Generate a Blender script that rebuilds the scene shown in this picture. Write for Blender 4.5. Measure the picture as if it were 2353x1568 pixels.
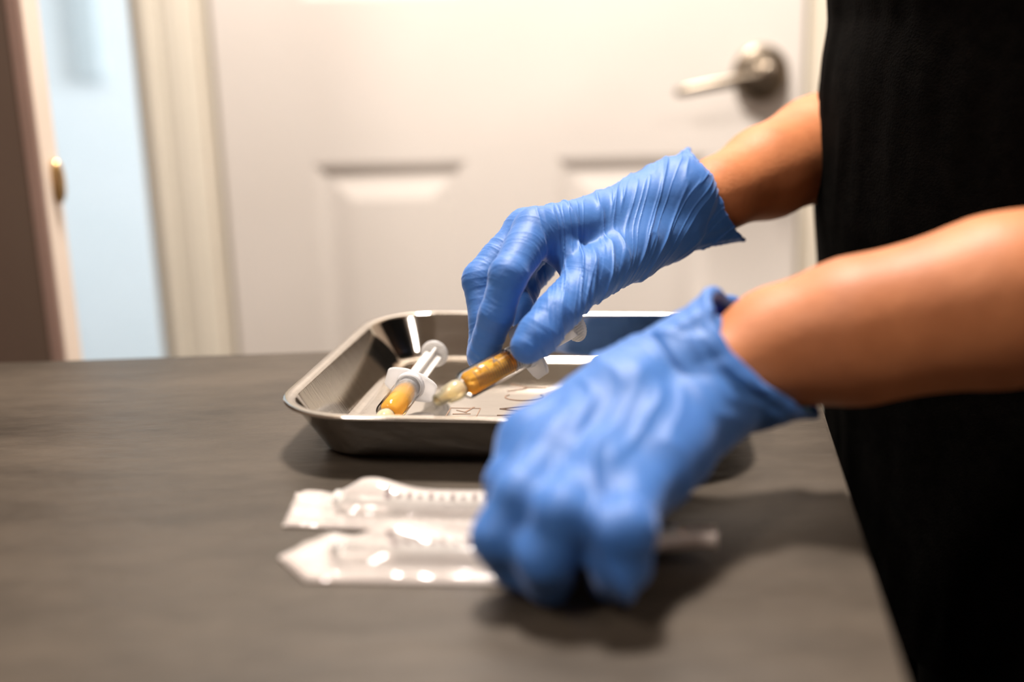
import bpy, bmesh, math, random
import numpy as np
from mathutils import Vector, Matrix

random.seed(7)
SC = bpy.context.scene
COL = SC.collection
for o in list(bpy.data.objects):
    bpy.data.objects.remove(o)

# ------------------------------------------------------------------ camera
TABLE = 0.77
cam_d = bpy.data.cameras.new('camera')
cam = bpy.data.objects.new('camera', cam_d)
COL.objects.link(cam)
cam_d.sensor_width = 36.0
cam_d.lens = 38.0
cam_d.clip_start = 0.02
PITCH, ROLL = math.atan(623 / 2484.0), 0.025
fw = Vector((0, math.cos(PITCH), -math.sin(PITCH)))
r0 = Vector((1, 0, 0)); u0 = r0.cross(fw)
rt = math.cos(ROLL) * r0 - math.sin(ROLL) * u0
up = math.sin(ROLL) * r0 + math.cos(ROLL) * u0
M = Matrix((rt, up, -fw)).transposed().to_4x4()
M.translation = Vector((0, 0, TABLE + 0.186))
cam.matrix_world = M
cam_d.dof.use_dof = True
cam_d.dof.focus_distance = 0.585
cam_d.dof.aperture_fstop = 2.5
SC.camera = cam

# ------------------------------------------------------------------ world, lights, exposure
SC.view_settings.view_transform = 'Standard'
SC.view_settings.look = 'None'
SC.view_settings.gamma = 1.0
SC.view_settings.use_curve_mapping = False
SC.view_settings.exposure = 0.95
world = bpy.data.worlds.new('world'); SC.world = world
world.use_nodes = True
world.node_tree.nodes['Background'].inputs[0].default_value = (0.55, 0.75, 1.0, 1)
world.node_tree.nodes['Background'].inputs[1].default_value = 1.0

def area(name, loc, target, size, power, color, shape='DISK', size_y=None):
    l = bpy.data.lights.new(name, 'AREA'); l.shape = shape; l.size = size
    if size_y: l.size_y = size_y
    l.energy = power; l.color = color
    o = bpy.data.objects.new(name, l); COL.objects.link(o)
    o.location = loc
    o.rotation_euler = (Vector(target) - Vector(loc)).to_track_quat('-Z', 'Y').to_euler()
    return o
WARM = (1.0, 0.905, 0.82)
area('ceiling_lamp_light', (-0.02, 0.96, 2.40), (-0.02, 0.96, 0), 0.27, 40, WARM)
area('ceiling_lamp_light', (1.0, -0.5, 2.40), (1.0, -0.5, 0), 0.30, 6, WARM)
area('ceiling_lamp_light', (-0.9, -0.4, 2.40), (-0.9, -0.4, 0), 0.30, 14, WARM)  # added fill, unseen, brightens the near fingers and surfaces facing the camera
area('window_daylight', (1.02, 2.35, 1.5), (-1.0, 2.35, 1.3), 1.0, 46, (0.83, 0.925, 1.0), 'RECTANGLE', 1.3)

# ------------------------------------------------------------------ materials
def nd(nt, t, **kw):
    n = nt.nodes.new(t)
    for k, v in kw.items(): setattr(n, k, v)
    return n
def principled(name, base, rough=0.5, metal=0.0, spec=0.5, **extra):
    m = bpy.data.materials.new(name); m.use_nodes = True
    b = m.node_tree.nodes['Principled BSDF']
    b.inputs['Base Color'].default_value = (*base, 1)
    b.inputs['Roughness'].default_value = rough
    b.inputs['Metallic'].default_value = metal
    b.inputs['Specular IOR Level'].default_value = spec
    for k, v in extra.items(): b.inputs[k.replace('_', ' ')].default_value = v
    return m
def noisy(m, c1, c2, scale=8.0, stretch=(1, 1, 1), detail=6.0, lo=0.35, hi=0.65, bump=0.0, bump_scale=None, rough=None):
    nt = m.node_tree; b = nt.nodes['Principled BSDF']
    tc = nd(nt, 'ShaderNodeTexCoord'); mp = nd(nt, 'ShaderNodeMapping')
    mp.inputs['Scale'].default_value = stretch
    nt.links.new(tc.outputs['Object'], mp.inputs['Vector'])
    no = nd(nt, 'ShaderNodeTexNoise'); no.inputs['Scale'].default_value = scale; no.inputs['Detail'].default_value = detail
    no.inputs['Roughness'].default_value = 0.62
    nt.links.new(mp.outputs[0], no.inputs['Vector'])
    cr = nd(nt, 'ShaderNodeValToRGB')
    cr.color_ramp.elements[0].position = lo; cr.color_ramp.elements[1].position = hi
    cr.color_ramp.elements[0].color = (*c1, 1); cr.color_ramp.elements[1].color = (*c2, 1)
    nt.links.new(no.outputs[0], cr.inputs[0]); nt.links.new(cr.outputs[0], b.inputs['Base Color'])
    if rough:
        mr = nd(nt, 'ShaderNodeMapRange'); mr.inputs['To Min'].default_value = rough[0]; mr.inputs['To Max'].default_value = rough[1]
        nt.links.new(no.outputs[0], mr.inputs['Value']); nt.links.new(mr.outputs[0], b.inputs['Roughness'])
    if bump:
        n2 = nd(nt, 'ShaderNodeTexNoise'); n2.inputs['Scale'].default_value = bump_scale or scale * 6; n2.inputs['Detail'].default_value = 4
        nt.links.new(mp.outputs[0], n2.inputs['Vector'])
        bp = nd(nt, 'ShaderNodeBump'); bp.inputs['Strength'].default_value = bump; bp.inputs['Distance'].default_value = 0.002
        nt.links.new(n2.outputs[0], bp.inputs['Height']); nt.links.new(bp.outputs[0], b.inputs['Normal'])
    return m
def clear(name, tint, gloss_rough=0.05, ior=1.45, haze=None, haze_amt=0.0):
    """clear or milky plastic: transparent body, fresnel gloss, optional milky diffuse share"""
    m = bpy.data.materials.new(name); m.use_nodes = True; nt = m.node_tree
    nt.nodes.remove(nt.nodes['Principled BSDF']); out = nt.nodes['Material Output']
    tr = nd(nt, 'ShaderNodeBsdfTransparent'); tr.inputs[0].default_value = (*tint, 1)
    gl = nd(nt, 'ShaderNodeBsdfGlossy'); gl.inputs['Roughness'].default_value = gloss_rough
    fr = nd(nt, 'ShaderNodeFresnel'); fr.inputs[0].default_value = ior
    mx = nd(nt, 'ShaderNodeMixShader')
    src = tr
    if haze:
        df = nd(nt, 'ShaderNodeBsdfDiffuse'); df.inputs[0].default_value = (*haze, 1)
        tl = nd(nt, 'ShaderNodeBsdfTranslucent'); tl.inputs[0].default_value = (*haze, 1)
        ad = nd(nt, 'ShaderNodeMixShader'); ad.inputs[0].default_value = 0.45
        nt.links.new(df.outputs[0], ad.inputs[1]); nt.links.new(tl.outputs[0], ad.inputs[2])
        hz = nd(nt, 'ShaderNodeMixShader'); hz.inputs[0].default_value = haze_amt
        nt.links.new(tr.outputs[0], hz.inputs[1]); nt.links.new(ad.outputs[0], hz.inputs[2]); src = hz
    nt.links.new(fr.outputs[0], mx.inputs[0]); nt.links.new(src.outputs[0], mx.inputs[1]); nt.links.new(gl.outputs[0], mx.inputs[2])
    nt.links.new(mx.outputs[0], out.inputs['Surface'])
    return m

MAT = {}
MAT['door'] = noisy(principled('door_paint', (0.80, 0.75, 0.70), 0.42), (0.79, 0.74, 0.685), (0.82, 0.77, 0.72), 3.0, bump=0.04, bump_scale=160)
MAT['casing'] = noisy(principled('casing_paint', (0.74, 0.69, 0.59), 0.45), (0.72, 0.675, 0.575), (0.76, 0.71, 0.61), 4.0)
MAT['wall'] = noisy(principled('wall_paint', (0.50, 0.41, 0.33), 0.8), (0.48, 0.39, 0.31), (0.52, 0.43, 0.35), 5.0, bump=0.1, bump_scale=220)
MAT['wall_dark'] = noisy(principled('brown_paint', (0.16, 0.11, 0.085), 0.8), (0.15, 0.105, 0.08), (0.17, 0.12, 0.09), 5.0)
MAT['wall_pale'] = noisy(principled('pale_paint', (0.78, 0.82, 0.84), 0.8), (0.77, 0.81, 0.83), (0.80, 0.83, 0.85), 5.0)
MAT['pale_grey'] = noisy(principled('pale_grey_cloth', (0.55, 0.60, 0.62), 0.9), (0.52, 0.58, 0.60), (0.58, 0.62, 0.64), 30.0)
MAT['brown_door'] = noisy(principled('brown_door_paint', (0.17, 0.115, 0.085), 0.55), (0.16, 0.105, 0.078), (0.18, 0.125, 0.092), 6.0, stretch=(1, 1, 0.2))
MAT['mauve'] = noisy(principled('mauve_edge_band', (0.42, 0.27, 0.22), 0.55), (0.40, 0.26, 0.21), (0.44, 0.285, 0.235), 9.0)
MAT['edge'] = noisy(principled('cream_door_edge', (0.80, 0.68, 0.58), 0.5), (0.78, 0.66, 0.56), (0.82, 0.70, 0.60), 9.0)
MAT['ceiling'] = noisy(principled('ceiling_paint', (0.66, 0.62, 0.56), 0.9), (0.64, 0.60, 0.54), (0.68, 0.64, 0.58), 4.0)
MAT['floor'] = noisy(principled('floor_vinyl', (0.10, 0.085, 0.07), 0.5), (0.08, 0.066, 0.055), (0.13, 0.11, 0.09), 7.0, stretch=(1, 4, 1))
MAT['nickel'] = noisy(principled('satin_nickel', (0.27, 0.225, 0.175), 0.36, 1.0), (0.25, 0.21, 0.16), (0.29, 0.24, 0.19), 60.0)
MAT['brass'] = noisy(principled('brass', (0.62, 0.42, 0.20), 0.3, 1.0), (0.58, 0.40, 0.18), (0.66, 0.45, 0.23), 60.0)
MAT['counter'] = noisy(principled('brushed_dark_laminate', (0.10, 0.085, 0.07), 0.42, 0.0, 0.30), (0.019, 0.0145, 0.0105), (0.067, 0.052, 0.038), 9.0,
                       stretch=(0.55, 1.6, 1), detail=9.0, lo=0.30, hi=0.72, bump=0.34, bump_scale=75, rough=(0.36, 0.52))
for n_ in MAT['counter'].node_tree.nodes:
    if n_.bl_idname == 'ShaderNodeTexNoise' and abs(n_.inputs['Scale'].default_value - 9) < .1: n_.inputs['Roughness'].default_value = 0.78
MAT['cabinet'] = noisy(principled('cabinet_board', (0.09, 0.07, 0.055), 0.6), (0.08, 0.062, 0.05), (0.10, 0.08, 0.06), 8.0, stretch=(1, 1, 0.2))
MAT['steel'] = noisy(principled('stainless_steel', (0.56, 0.53, 0.49), 0.09, 1.0), (0.53, 0.50, 0.46), (0.59, 0.56, 0.52), 30.0, stretch=(1, 8, 1), rough=(0.075, 0.105), bump=0.01, bump_scale=90)
MAT['engrave'] = noisy(principled('engraved_mark', (0.20, 0.12, 0.075), 0.55, 0.3), (0.19, 0.11, 0.07), (0.22, 0.135, 0.085), 90.0)
MAT['skin'] = noisy(principled('skin', (0.40, 0.145, 0.058), 0.52, 0.0, 0.28), (0.355, 0.125, 0.049), (0.45, 0.17, 0.07), 26.0, detail=8.0, bump=0.12, bump_scale=420)
b = MAT['skin'].node_tree.nodes['Principled BSDF']
b.inputs['Subsurface Weight'].default_value = 0.08
b.inputs['Subsurface Radius'].default_value = (0.012, 0.004, 0.002)
b.inputs['Subsurface Scale'].default_value = 1.0
MAT['glove'] = noisy(principled('blue_nitrile', (0.033, 0.122, 0.365), 0.55, 0.0, 0.36), (0.029, 0.112, 0.345), (0.040, 0.137, 0.39), 18.0, bump=0.10, bump_scale=300)
b = MAT['glove'].node_tree.nodes['Principled BSDF']
b.inputs['Sheen Weight'].default_value = 0.25
b.inputs['Sheen Roughness'].default_value = 0.4
b.inputs['Sheen Tint'].default_value = (0.65, 0.72, 1.0, 1)
b.inputs['Subsurface Weight'].default_value = 0.22
b.inputs['Subsurface Radius'].default_value = (0.002, 0.005, 0.011)
b.inputs['Subsurface Scale'].default_value = 1.0
MAT['black'] = noisy(principled('black_cloth', (0.003, 0.0026, 0.0023), 0.95, 0.0, 0.02), (0.002, 0.0018, 0.0016), (0.004, 0.0035, 0.003), 120.0, bump=0.3, bump_scale=700)
MAT['hair'] = noisy(principled('dark_hair', (0.02, 0.013, 0.009), 0.5), (0.015, 0.01, 0.007), (0.028, 0.018, 0.012), 80.0, stretch=(1, 1, 0.1))
MAT['eye'] = noisy(principled('eye_white', (0.8, 0.78, 0.75), 0.2), (0.78, 0.76, 0.73), (0.82, 0.80, 0.77), 80.0)
MAT['iris'] = noisy(principled('dark_iris', (0.03, 0.015, 0.008), 0.2), (0.025, 0.012, 0.007), (0.035, 0.018, 0.01), 80.0)
MAT['lip'] = noisy(principled('lip', (0.40, 0.13, 0.10), 0.4), (0.38, 0.12, 0.09), (0.42, 0.14, 0.11), 80.0)
MAT['clear'] = clear('clear_plastic', (0.96, 0.96, 0.96), 0.08, 1.16)
MAT['milky'] = clear('milky_plastic', (0.93, 0.94, 0.96), 0.18, 1.4, (0.95, 0.94, 0.95), 0.66)
MAT['rod'] = clear('white_plastic', (0.95, 0.93, 0.90), 0.25, 1.4, (0.96, 0.94, 0.91), 0.92)
MAT['amber_tip'] = clear('amber_tinted_plastic', (1.0, 0.93, 0.72), 0.10, 1.3, (1.0, 0.92, 0.68), 0.42)
MAT['film'] = clear('peel_film', (0.97, 0.965, 0.96), 0.12, 1.6, (0.85, 0.81, 0.78), 0.44)
MAT['paper'] = noisy(principled('pouch_paper', (0.54, 0.47, 0.44), 0.6), (0.52, 0.45, 0.42), (0.57, 0.50, 0.47), 40.0)
MAT['ink'] = noisy(principled('black_ink', (0.03, 0.02, 0.02), 0.6), (0.025, 0.018, 0.018), (0.035, 0.025, 0.025), 90.0)
MAT['plum_ink'] = noisy(principled('plum_ink', (0.09, 0.05, 0.05), 0.6), (0.08, 0.045, 0.045), (0.10, 0.06, 0.06), 90.0)
MAT['seal'] = noisy(principled('grey_rubber', (0.09, 0.085, 0.08), 0.45), (0.08, 0.075, 0.07), (0.10, 0.095, 0.09), 90.0)
MAT['amber'] = principled('amber_liquid', (1.0, 0.64, 0.14), 0.10, 0.0, 0.4, Transmission_Weight=0.62, IOR=1.15)
MAT['amber'] = noisy(MAT['amber'], (0.97, 0.53, 0.085), (1.0, 0.60, 0.13), 60.0)
MAT['lamp_white'] = noisy(principled('lamp_trim', (0.8, 0.8, 0.78), 0.4), (0.79, 0.79, 0.77), (0.81, 0.81, 0.79), 20.0)

# ------------------------------------------------------------------ object helpers
def V3(p): return np.array(p, float)
def world_loc(o):
    l = Vector((0, 0, 0))
    while o is not None:
        l = l + o.location; o = o.parent
    return l
def link(name, me, mat, parent=None, smooth=True, origin=None):
    o = bpy.data.objects.new(name, me); COL.objects.link(o)
    if mat is not None: me.materials.append(mat)
    if smooth: me.polygons.foreach_set('use_smooth', [True] * len(me.polygons))
    if parent is not None: o.parent = parent
    return o
def from_arrays(name, v, f, mat, parent=None, smooth=True, origin=(0, 0, 0)):
    """v in world coordinates; origin = where the object's own origin stands"""
    me = bpy.data.meshes.new(name)
    if parent is not None: off = world_loc(parent)
    else: off = Vector(origin)
    v = np.asarray(v, float) - np.array(off)
    if isinstance(f, np.ndarray): f = f.tolist()
    me.from_pydata(v.tolist(), [], f); me.update()
    o = link(name, me, mat, parent, smooth)
    if parent is None: o.location = origin
    return o
def from_bm(name, bm, mat, parent=None, smooth=False, loc=(0, 0, 0)):
    bmesh.ops.recalc_face_normals(bm, faces=bm.faces)
    me = bpy.data.meshes.new(name); bm.to_mesh(me); bm.free()
    o = link(name, me, mat, parent, smooth); o.location = loc
    return o
def empty(name, loc, rot=None):
    o = bpy.data.objects.new(name, None); COL.objects.link(o); o.location = loc; o.empty_display_size = 0.02
    if rot is not None: o.rotation_euler = rot
    return o
def tag(o, label=None, cat=None, group=None, kind=None):
    if label: o['label'] = label
    if cat: o['category'] = cat
    if group: o['group'] = group
    if kind: o['kind'] = kind
    return o
def box(bm, lo, hi, bevel=0.0, seg=2):
    r = bmesh.ops.create_cube(bm, size=1.0)
    vs = r['verts']
    for v in vs:
        v.co = Vector([(lo[i] + hi[i]) / 2 + v.co[i] * (hi[i] - lo[i]) for i in range(3)])
    if bevel:
        es = list({e for v in vs for e in v.link_edges})
        bmesh.ops.bevel(bm, geom=es, offset=bevel, segments=seg, affect='EDGES', profile=0.5)
def prism(bm, poly, z0, z1):
    lo = [bm.verts.new((x, y, z0)) for x, y in poly]; hi = [bm.verts.new((x, y, z1)) for x, y in poly]
    n = len(poly)
    bm.faces.new(lo[::-1]); bm.faces.new(hi)
    for i in range(n): bm.faces.new((lo[i], lo[(i + 1) % n], hi[(i + 1) % n], hi[i]))
def lathe(bm, prof, n=40, axis='Z', close=False):
    """prof: list of (radius, height); turned about the axis"""
    rings = []
    for r, h in prof:
        ring = []
        for k in range(n):
            a = 2 * math.pi * k / n
            c, s = r * math.cos(a), r * math.sin(a)
            p = {'Z': (c, s, h), 'Y': (c, h, s), 'X': (h, c, s)}[axis]
            ring.append(bm.verts.new(p))
        rings.append(ring)
    m = len(rings)
    for i in range(m if close else m - 1):
        a, b = rings[i], rings[(i + 1) % m]
        for k in range(n): bm.faces.new((a[k], a[(k + 1) % n], b[(k + 1) % n], b[k]))
    if not close:
        for ring in (rings[0], rings[-1]):
            bm.faces.new(ring)
def rounded_rect(w, d, r, n=10):
    pts = []
    for cx, cy, a0 in ((w / 2 - r, d / 2 - r, 0), (-w / 2 + r, d / 2 - r, 90), (-w / 2 + r, -d / 2 + r, 180), (w / 2 - r, -d / 2 + r, 270)):
        for k in range(n + 1):
            a = math.radians(a0 + 90 * k / n); pts.append((cx + r * math.cos(a), cy + r * math.sin(a)))
    return pts
def text_mesh(body, size, extrude=0.0):
    cu = bpy.data.curves.new('t', 'FONT'); cu.body = body; cu.size = size; cu.extrude = extrude; cu.resolution_u = 3; cu.offset = 0.00018
    cu.align_x = 'CENTER'; cu.align_y = 'CENTER'
    o = bpy.data.objects.new('t', cu); COL.objects.link(o)
    dg = bpy.context.evaluated_depsgraph_get(); dg.update()
    me = bpy.data.meshes.new_from_object(o.evaluated_get(dg))
    bpy.data.objects.remove(o); bpy.data.curves.remove(cu)
    return me

# ------------------------------------------------------------------ implicit surfaces
def value_noise(p, seed=0):
    p = np.asarray(p, np.float64); i = np.floor(p).astype(np.int64); fr = p - i
    fr = fr * fr * (3 - 2 * fr)
    def h(ix, iy, iz):
        n = (ix * 73856093) ^ (iy * 19349663) ^ (iz * 83492791) ^ (seed * 2654435761)
        n = (n ^ (n >> 13)) * 1274126177 & 0x7fffffff
        n = (n ^ (n >> 15)) * 2246822519 & 0x7fffffff
        return (n & 0xffff) / 65535.0
    out = 0
    for dx in (0, 1):
        for dy in (0, 1):
            for dz in (0, 1):
                w = (fr[:, 0] if dx else 1 - fr[:, 0]) * (fr[:, 1] if dy else 1 - fr[:, 1]) * (fr[:, 2] if dz else 1 - fr[:, 2])
                out = out + w * h(i[:, 0] + dx, i[:, 1] + dy, i[:, 2] + dz)
    return out
class Field:
    """signed distance grid made of tapered capsules and ellipsoids joined by a smooth minimum"""
    def __init__(s, lo, hi, h):
        s.h = h; s.lo = np.array(lo, float)
        s.n = np.ceil((np.array(hi) - s.lo) / h).astype(int) + 1
        s.ax = [(s.lo[i] + h * np.arange(s.n[i])).astype(np.float32) for i in range(3)]
        s.D = np.full(s.n, 0.05, np.float32)
    def _sub(s, lo, hi):
        a = np.clip(np.floor((np.array(lo) - s.lo) / s.h).astype(int), 0, s.n); b = np.clip(np.ceil((np.array(hi) - s.lo) / s.h).astype(int) + 1, 0, s.n)
        sl = tuple(slice(a[i], b[i]) for i in range(3))
        return sl, (s.ax[0][sl[0]][:, None, None], s.ax[1][sl[1]][None, :, None], s.ax[2][sl[2]][None, None, :])
    def _join(s, sl, d, k):
        A = s.D[sl]
        if k > 0:
            hh = np.maximum(k - np.abs(A - d), 0) / k
            s.D[sl] = np.minimum(A, d) - hh * hh * k * 0.25
        else: s.D[sl] = np.minimum(A, d)
    def cone(s, a, b, ra, rb, k=0.004):
        a = np.array(a, np.float32); b = np.array(b, np.float32); m = max(ra, rb) + k * 1.2 + 3 * s.h
        sl, (X, Y, Z) = s._sub(np.minimum(a, b) - m, np.maximum(a, b) + m)
        if min(x.size for x in (X, Y, Z)) == 0: return
        ba = b - a; L = max(float(ba @ ba), 1e-12)
        t = np.clip(((X - a[0]) * ba[0] + (Y - a[1]) * ba[1] + (Z - a[2]) * ba[2]) / L, 0, 1)
        d = np.sqrt((X - a[0] - t * ba[0]) ** 2 + (Y - a[1] - t * ba[1]) ** 2 + (Z - a[2] - t * ba[2]) ** 2) - (ra + (rb - ra) * t)
        s._join(sl, d, k)
    def chain(s, pts, k=0.004):
        for p, q in zip(pts[:-1], pts[1:]): s.cone(p[:3], q[:3], p[3], q[3], k)
    def ellipsoid(s, c, rad, k=0.004, rot=None):
        c = np.array(c, np.float32); rad = np.array(rad, np.float32); m = rad.max() + k * 1.2 + 3 * s.h
        sl, (X, Y, Z) = s._sub(c - m, c + m)
        if min(x.size for x in (X, Y, Z)) == 0: return
        x, y, z = X - c[0], Y - c[1], Z - c[2]
        if rot is not None:
            R = np.array(rot, np.float32)      # rows = local axes
            x, y, z = (R[i, 0] * x + R[i, 1] * y + R[i, 2] * z for i in range(3))
        k0 = np.sqrt((x / rad[0]) ** 2 + (y / rad[1]) ** 2 + (z / rad[2]) ** 2)
        k1 = np.sqrt((x / rad[0] ** 2) ** 2 + (y / rad[1] ** 2) ** 2 + (z / rad[2] ** 2) ** 2) + 1e-9
        s._join(sl, k0 * (k0 - 1) / k1, k)
    def mesh(s, smooth=2):
        D = s.D; ins = D < 0
        nx, ny, nz = D.shape
        cnt = np.zeros((nx - 1, ny - 1, nz - 1), np.int8)
        offs = [(i, j, k) for i in (0, 1) for j in (0, 1) for k in (0, 1)]
        for i, j, k in offs: cnt += ins[i:nx - 1 + i, j:ny - 1 + j, k:nz - 1 + k]
        I = np.argwhere((cnt > 0) & (cnt < 8))
        vals = np.stack([D[I[:, 0] + i, I[:, 1] + j, I[:, 2] + k] for i, j, k in offs], 1)
        acc = np.zeros((len(I), 3)); num = np.zeros(len(I))
        O = np.array(offs, float)
        for a in range(8):
            for b in range(a + 1, 8):
                if np.abs(O[a] - O[b]).sum() != 1: continue
                va, vb = vals[:, a], vals[:, b]
                m = (va < 0) != (vb < 0)
                t = va[m] / (va[m] - vb[m])
                acc[m] += O[a] + t[:, None] * (O[b] - O[a]); num[m] += 1
        v = s.lo + s.h * (I + acc / num[:, None])
        idx = np.full(cnt.shape, -1, np.int32); idx[tuple(I.T)] = np.arange(len(I))
        faces = []
        for ax in range(3):
            u, w = (ax + 1) % 3, (ax + 2) % 3
            sl0 = [slice(None)] * 3; sl1 = [slice(None)] * 3
            sl0[ax] = slice(0, -1); sl1[ax] = slice(1, None)
            E = np.argwhere(ins[tuple(sl0)] != ins[tuple(sl1)])
            ok = (E[:, u] > 0) & (E[:, w] > 0) & (E[:, u] < idx.shape[u]) & (E[:, w] < idx.shape[w])
            E = E[ok]
            def g(du, dw):
                q = E.copy(); q[:, u] -= du; q[:, w] -= dw
                return idx[tuple(q.T)]
            q = np.stack([g(1, 1), g(0, 1), g(0, 0), g(1, 0)], 1)
            fl = ~ins[tuple(E.T)]
            q[fl] = q[fl][:, ::-1]
            faces.append(q)
        f = np.concatenate(faces); f = f[(f >= 0).all(1)]
        v = smooth_mesh(v, f, smooth)
        return v, f
def smooth_mesh(v, f, it, lam=0.5):
    e = np.concatenate([f[:, [0, 1]], f[:, [1, 2]], f[:, [2, 3]], f[:, [3, 0]]]); e = np.concatenate([e, e[:, ::-1]])
    deg = np.bincount(e[:, 0], minlength=len(v)).clip(1)
    for _ in range(it):
        s = np.stack([np.bincount(e[:, 0], weights=v[e[:, 1], i], minlength=len(v)) for i in range(3)], 1) / deg[:, None]
        v = v + lam * (s - v)
    return v
def normals(v, f):
    n = np.cross(v[f[:, 2]] - v[f[:, 0]], v[f[:, 3]] - v[f[:, 1]])
    N = np.zeros_like(v)
    for k in range(4):
        for i in range(3): N[:, i] += np.bincount(f[:, k], weights=n[:, i], minlength=len(v))
    return N / (np.linalg.norm(N, axis=1)[:, None] + 1e-12)
def bones_wrinkle(v, bones, amp_fn, soft=0.004):
    """folds running round each bone: noise that is quick along the bone and slow around it"""
    W = 0; out = 0; best = np.full(len(v), 1e9)
    for i, (a, b, ra, rb, amp, lam) in enumerate(bones):
        a, b = V3(a), V3(b); ba = b - a; L = np.linalg.norm(ba); n = ba / L
        t = np.clip((v - a) @ n / L, 0, 1)
        d = np.linalg.norm(v - a - t[:, None] * ba, axis=1) - (ra + (rb - ra) * t)
        w = np.exp(-np.clip(d, -0.02, 0.2) / soft)
        s = (v - a) @ n
        e1 = np.cross(n, (0.3, 0.5, 0.81)); e1 /= np.linalg.norm(e1); e2 = np.cross(n, e1)
        warp = value_noise(v * 45 + i * 7.1, 3) * 1.8
        q = np.stack([s / lam + warp, (v - a) @ e1 / 0.026 + i * 3, (v - a) @ e2 / 0.026], 1)
        r1 = 1 - np.abs(2 * value_noise(q, 11 + i) - 1)
        r2 = 1 - np.abs(2 * value_noise(q * (2.3, 1.6, 1.6) + 9, 31 + i) - 1)
        val = (r1 ** 3 * 0.9 + r2 ** 3 * 0.4 - 0.42) * amp * amp_fn(t)
        out = out + w * val; W = W + w
    return out / (W + 1e-12)

# ================================================================== SETTING
CEIL = 2.44
XL, XR, YF, YB = -1.16, 2.4, -2.6, 1.45
def struct(name, bm, mat, parent=None, smooth=False):
    o = from_bm(name, bm, mat, parent, smooth)
    if parent is None: o['kind'] = 'structure'
    return o
bm = bmesh.new(); box(bm, (-2.1, YF - .1, -0.05), (XR + .1, 3.3, 0)); struct('floor', bm, MAT['floor'])
bm = bmesh.new(); box(bm, (-2.1, YF - .1, CEIL), (XR + .1, 3.3, CEIL + .05)); struct('ceiling', bm, MAT['ceiling'])
DL, DR = -0.377, 0.388          # the white door
OL, OR = -1.16, -0.473          # the open doorway
DTOP = 2.04
bm = bmesh.new()
box(bm, (DR + .02, YB + .01, 0), (XR, YB + .11, CEIL))
box(bm, (OR + 0.01, YB + .01, 0), (DL - .02, YB + .11, DTOP))
box(bm, (XL, YB + .01, DTOP), (DR + .02, YB + .11, CEIL))
struct('wall_back', bm, MAT['wall'])
bm = bmesh.new(); box(bm, (XL - .1, YF, 0), (XL, YB + .11, CEIL)); struct('wall_left', bm, MAT['wall_dark'])
bm = bmesh.new(); box(bm, (XR, YF, 0), (XR + .1, 3.2, CEIL)); struct('wall_right', bm, MAT['wall'])
bm = bmesh.new(); box(bm, (XL, YF - .1, 0), (XR, YF, CEIL)); struct('wall_front', bm, MAT['wall_dark'])
bm = bmesh.new(); box(bm, (-2.0, 3.2, 0), (XR, 3.3, CEIL)); struct('wall_far', bm, MAT['wall_pale'])
bm = bmesh.new(); box(bm, (-2.1, YB + .11, 0), (-2.0, 3.3, CEIL)); struct('wall_side', bm, MAT['wall_pale'])
bm = bmesh.new(); box(bm, (-2.0, YB + .01, 0), (XL, YB + .11, CEIL)); struct('wall_corner', bm, MAT['wall_pale'])
bm = bmesh.new()                                                     # the passage's right side with its window
box(bm, (1.05, YB + .11, 0), (1.15, 1.75, CEIL)); box(bm, (1.05, 2.95, 0), (1.15, 3.2, CEIL))
box(bm, (1.05, 1.75, 0), (1.15, 2.95, .80)); box(bm, (1.05, 1.75, 2.1), (1.15, 2.95, CEIL))
struct('wall_passage', bm, MAT['wall_pale'])
bm = bmesh.new()
for lo, hi in (((1.03, 1.71, .76), (1.06, 1.77, 2.14)), ((1.03, 2.93, .76), (1.06, 2.99, 2.14)), ((1.03, 1.71, .76), (1.06, 2.99, .82)), ((1.03, 1.71, 2.08), (1.06, 2.99, 2.14))):
    box(bm, lo, hi, .004)
struct('window_1', bm, MAT['casing'])

# casing between the doorway and the white door
def casing(name, x0, x1, y, z1, mat):
    """stepped moulding: profile across x, pulled up to z1"""
    w = x1 - x0
    prof = [(0, 0), (0, .012), (.08, .017), (.30, .017), (.36, .013), (.42, .013), (.48, .016), (.78, .014), (.84, .010), (.94, .009), (1.0, .004), (1.0, 0)]
    bm = bmesh.new(); prism(bm, [(x0 + a * w, y - b) for a, b in prof], 0, z1)
    return struct(name, bm, mat)
casing('trim_1', OR + 0.0, DL - 0.022, YB + .01, DTOP + .07, MAT['casing'])
bm = bmesh.new()
box(bm, (DL - 0.022, YB + .012, 0), (DL - 0.003, YB + .05, DTOP + .003)); struct('trim_2', bm, MAT['casing'])
bm = bmesh.new(); box(bm, (OR - 0.012, YB + .008, 0), (OR + 0.012, YB + .115, DTOP)); struct('trim_3', bm, MAT['casing'])
casing('trim_4', DR + 0.022, DR + 0.095, YB + .01, DTOP + .07, MAT['casing'])
bm = bmesh.new(); box(bm, (DR + 0.003, YB + .012, 0), (DR + 0.022, YB + .05, DTOP + .003)); struct('trim_5', bm, MAT['casing'])
bm = bmesh.new(); box(bm, (OL, YB - .005, DTOP), (DR + .095, YB + .01, DTOP + .07), .003); struct('trim_6', bm, MAT['casing'])
bm = bmesh.new(); box(bm, (DR + .095, YB - .004, 0), (XR, YB + .01, .09), .003); struct('baseboard_back', bm, MAT['casing'])

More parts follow.
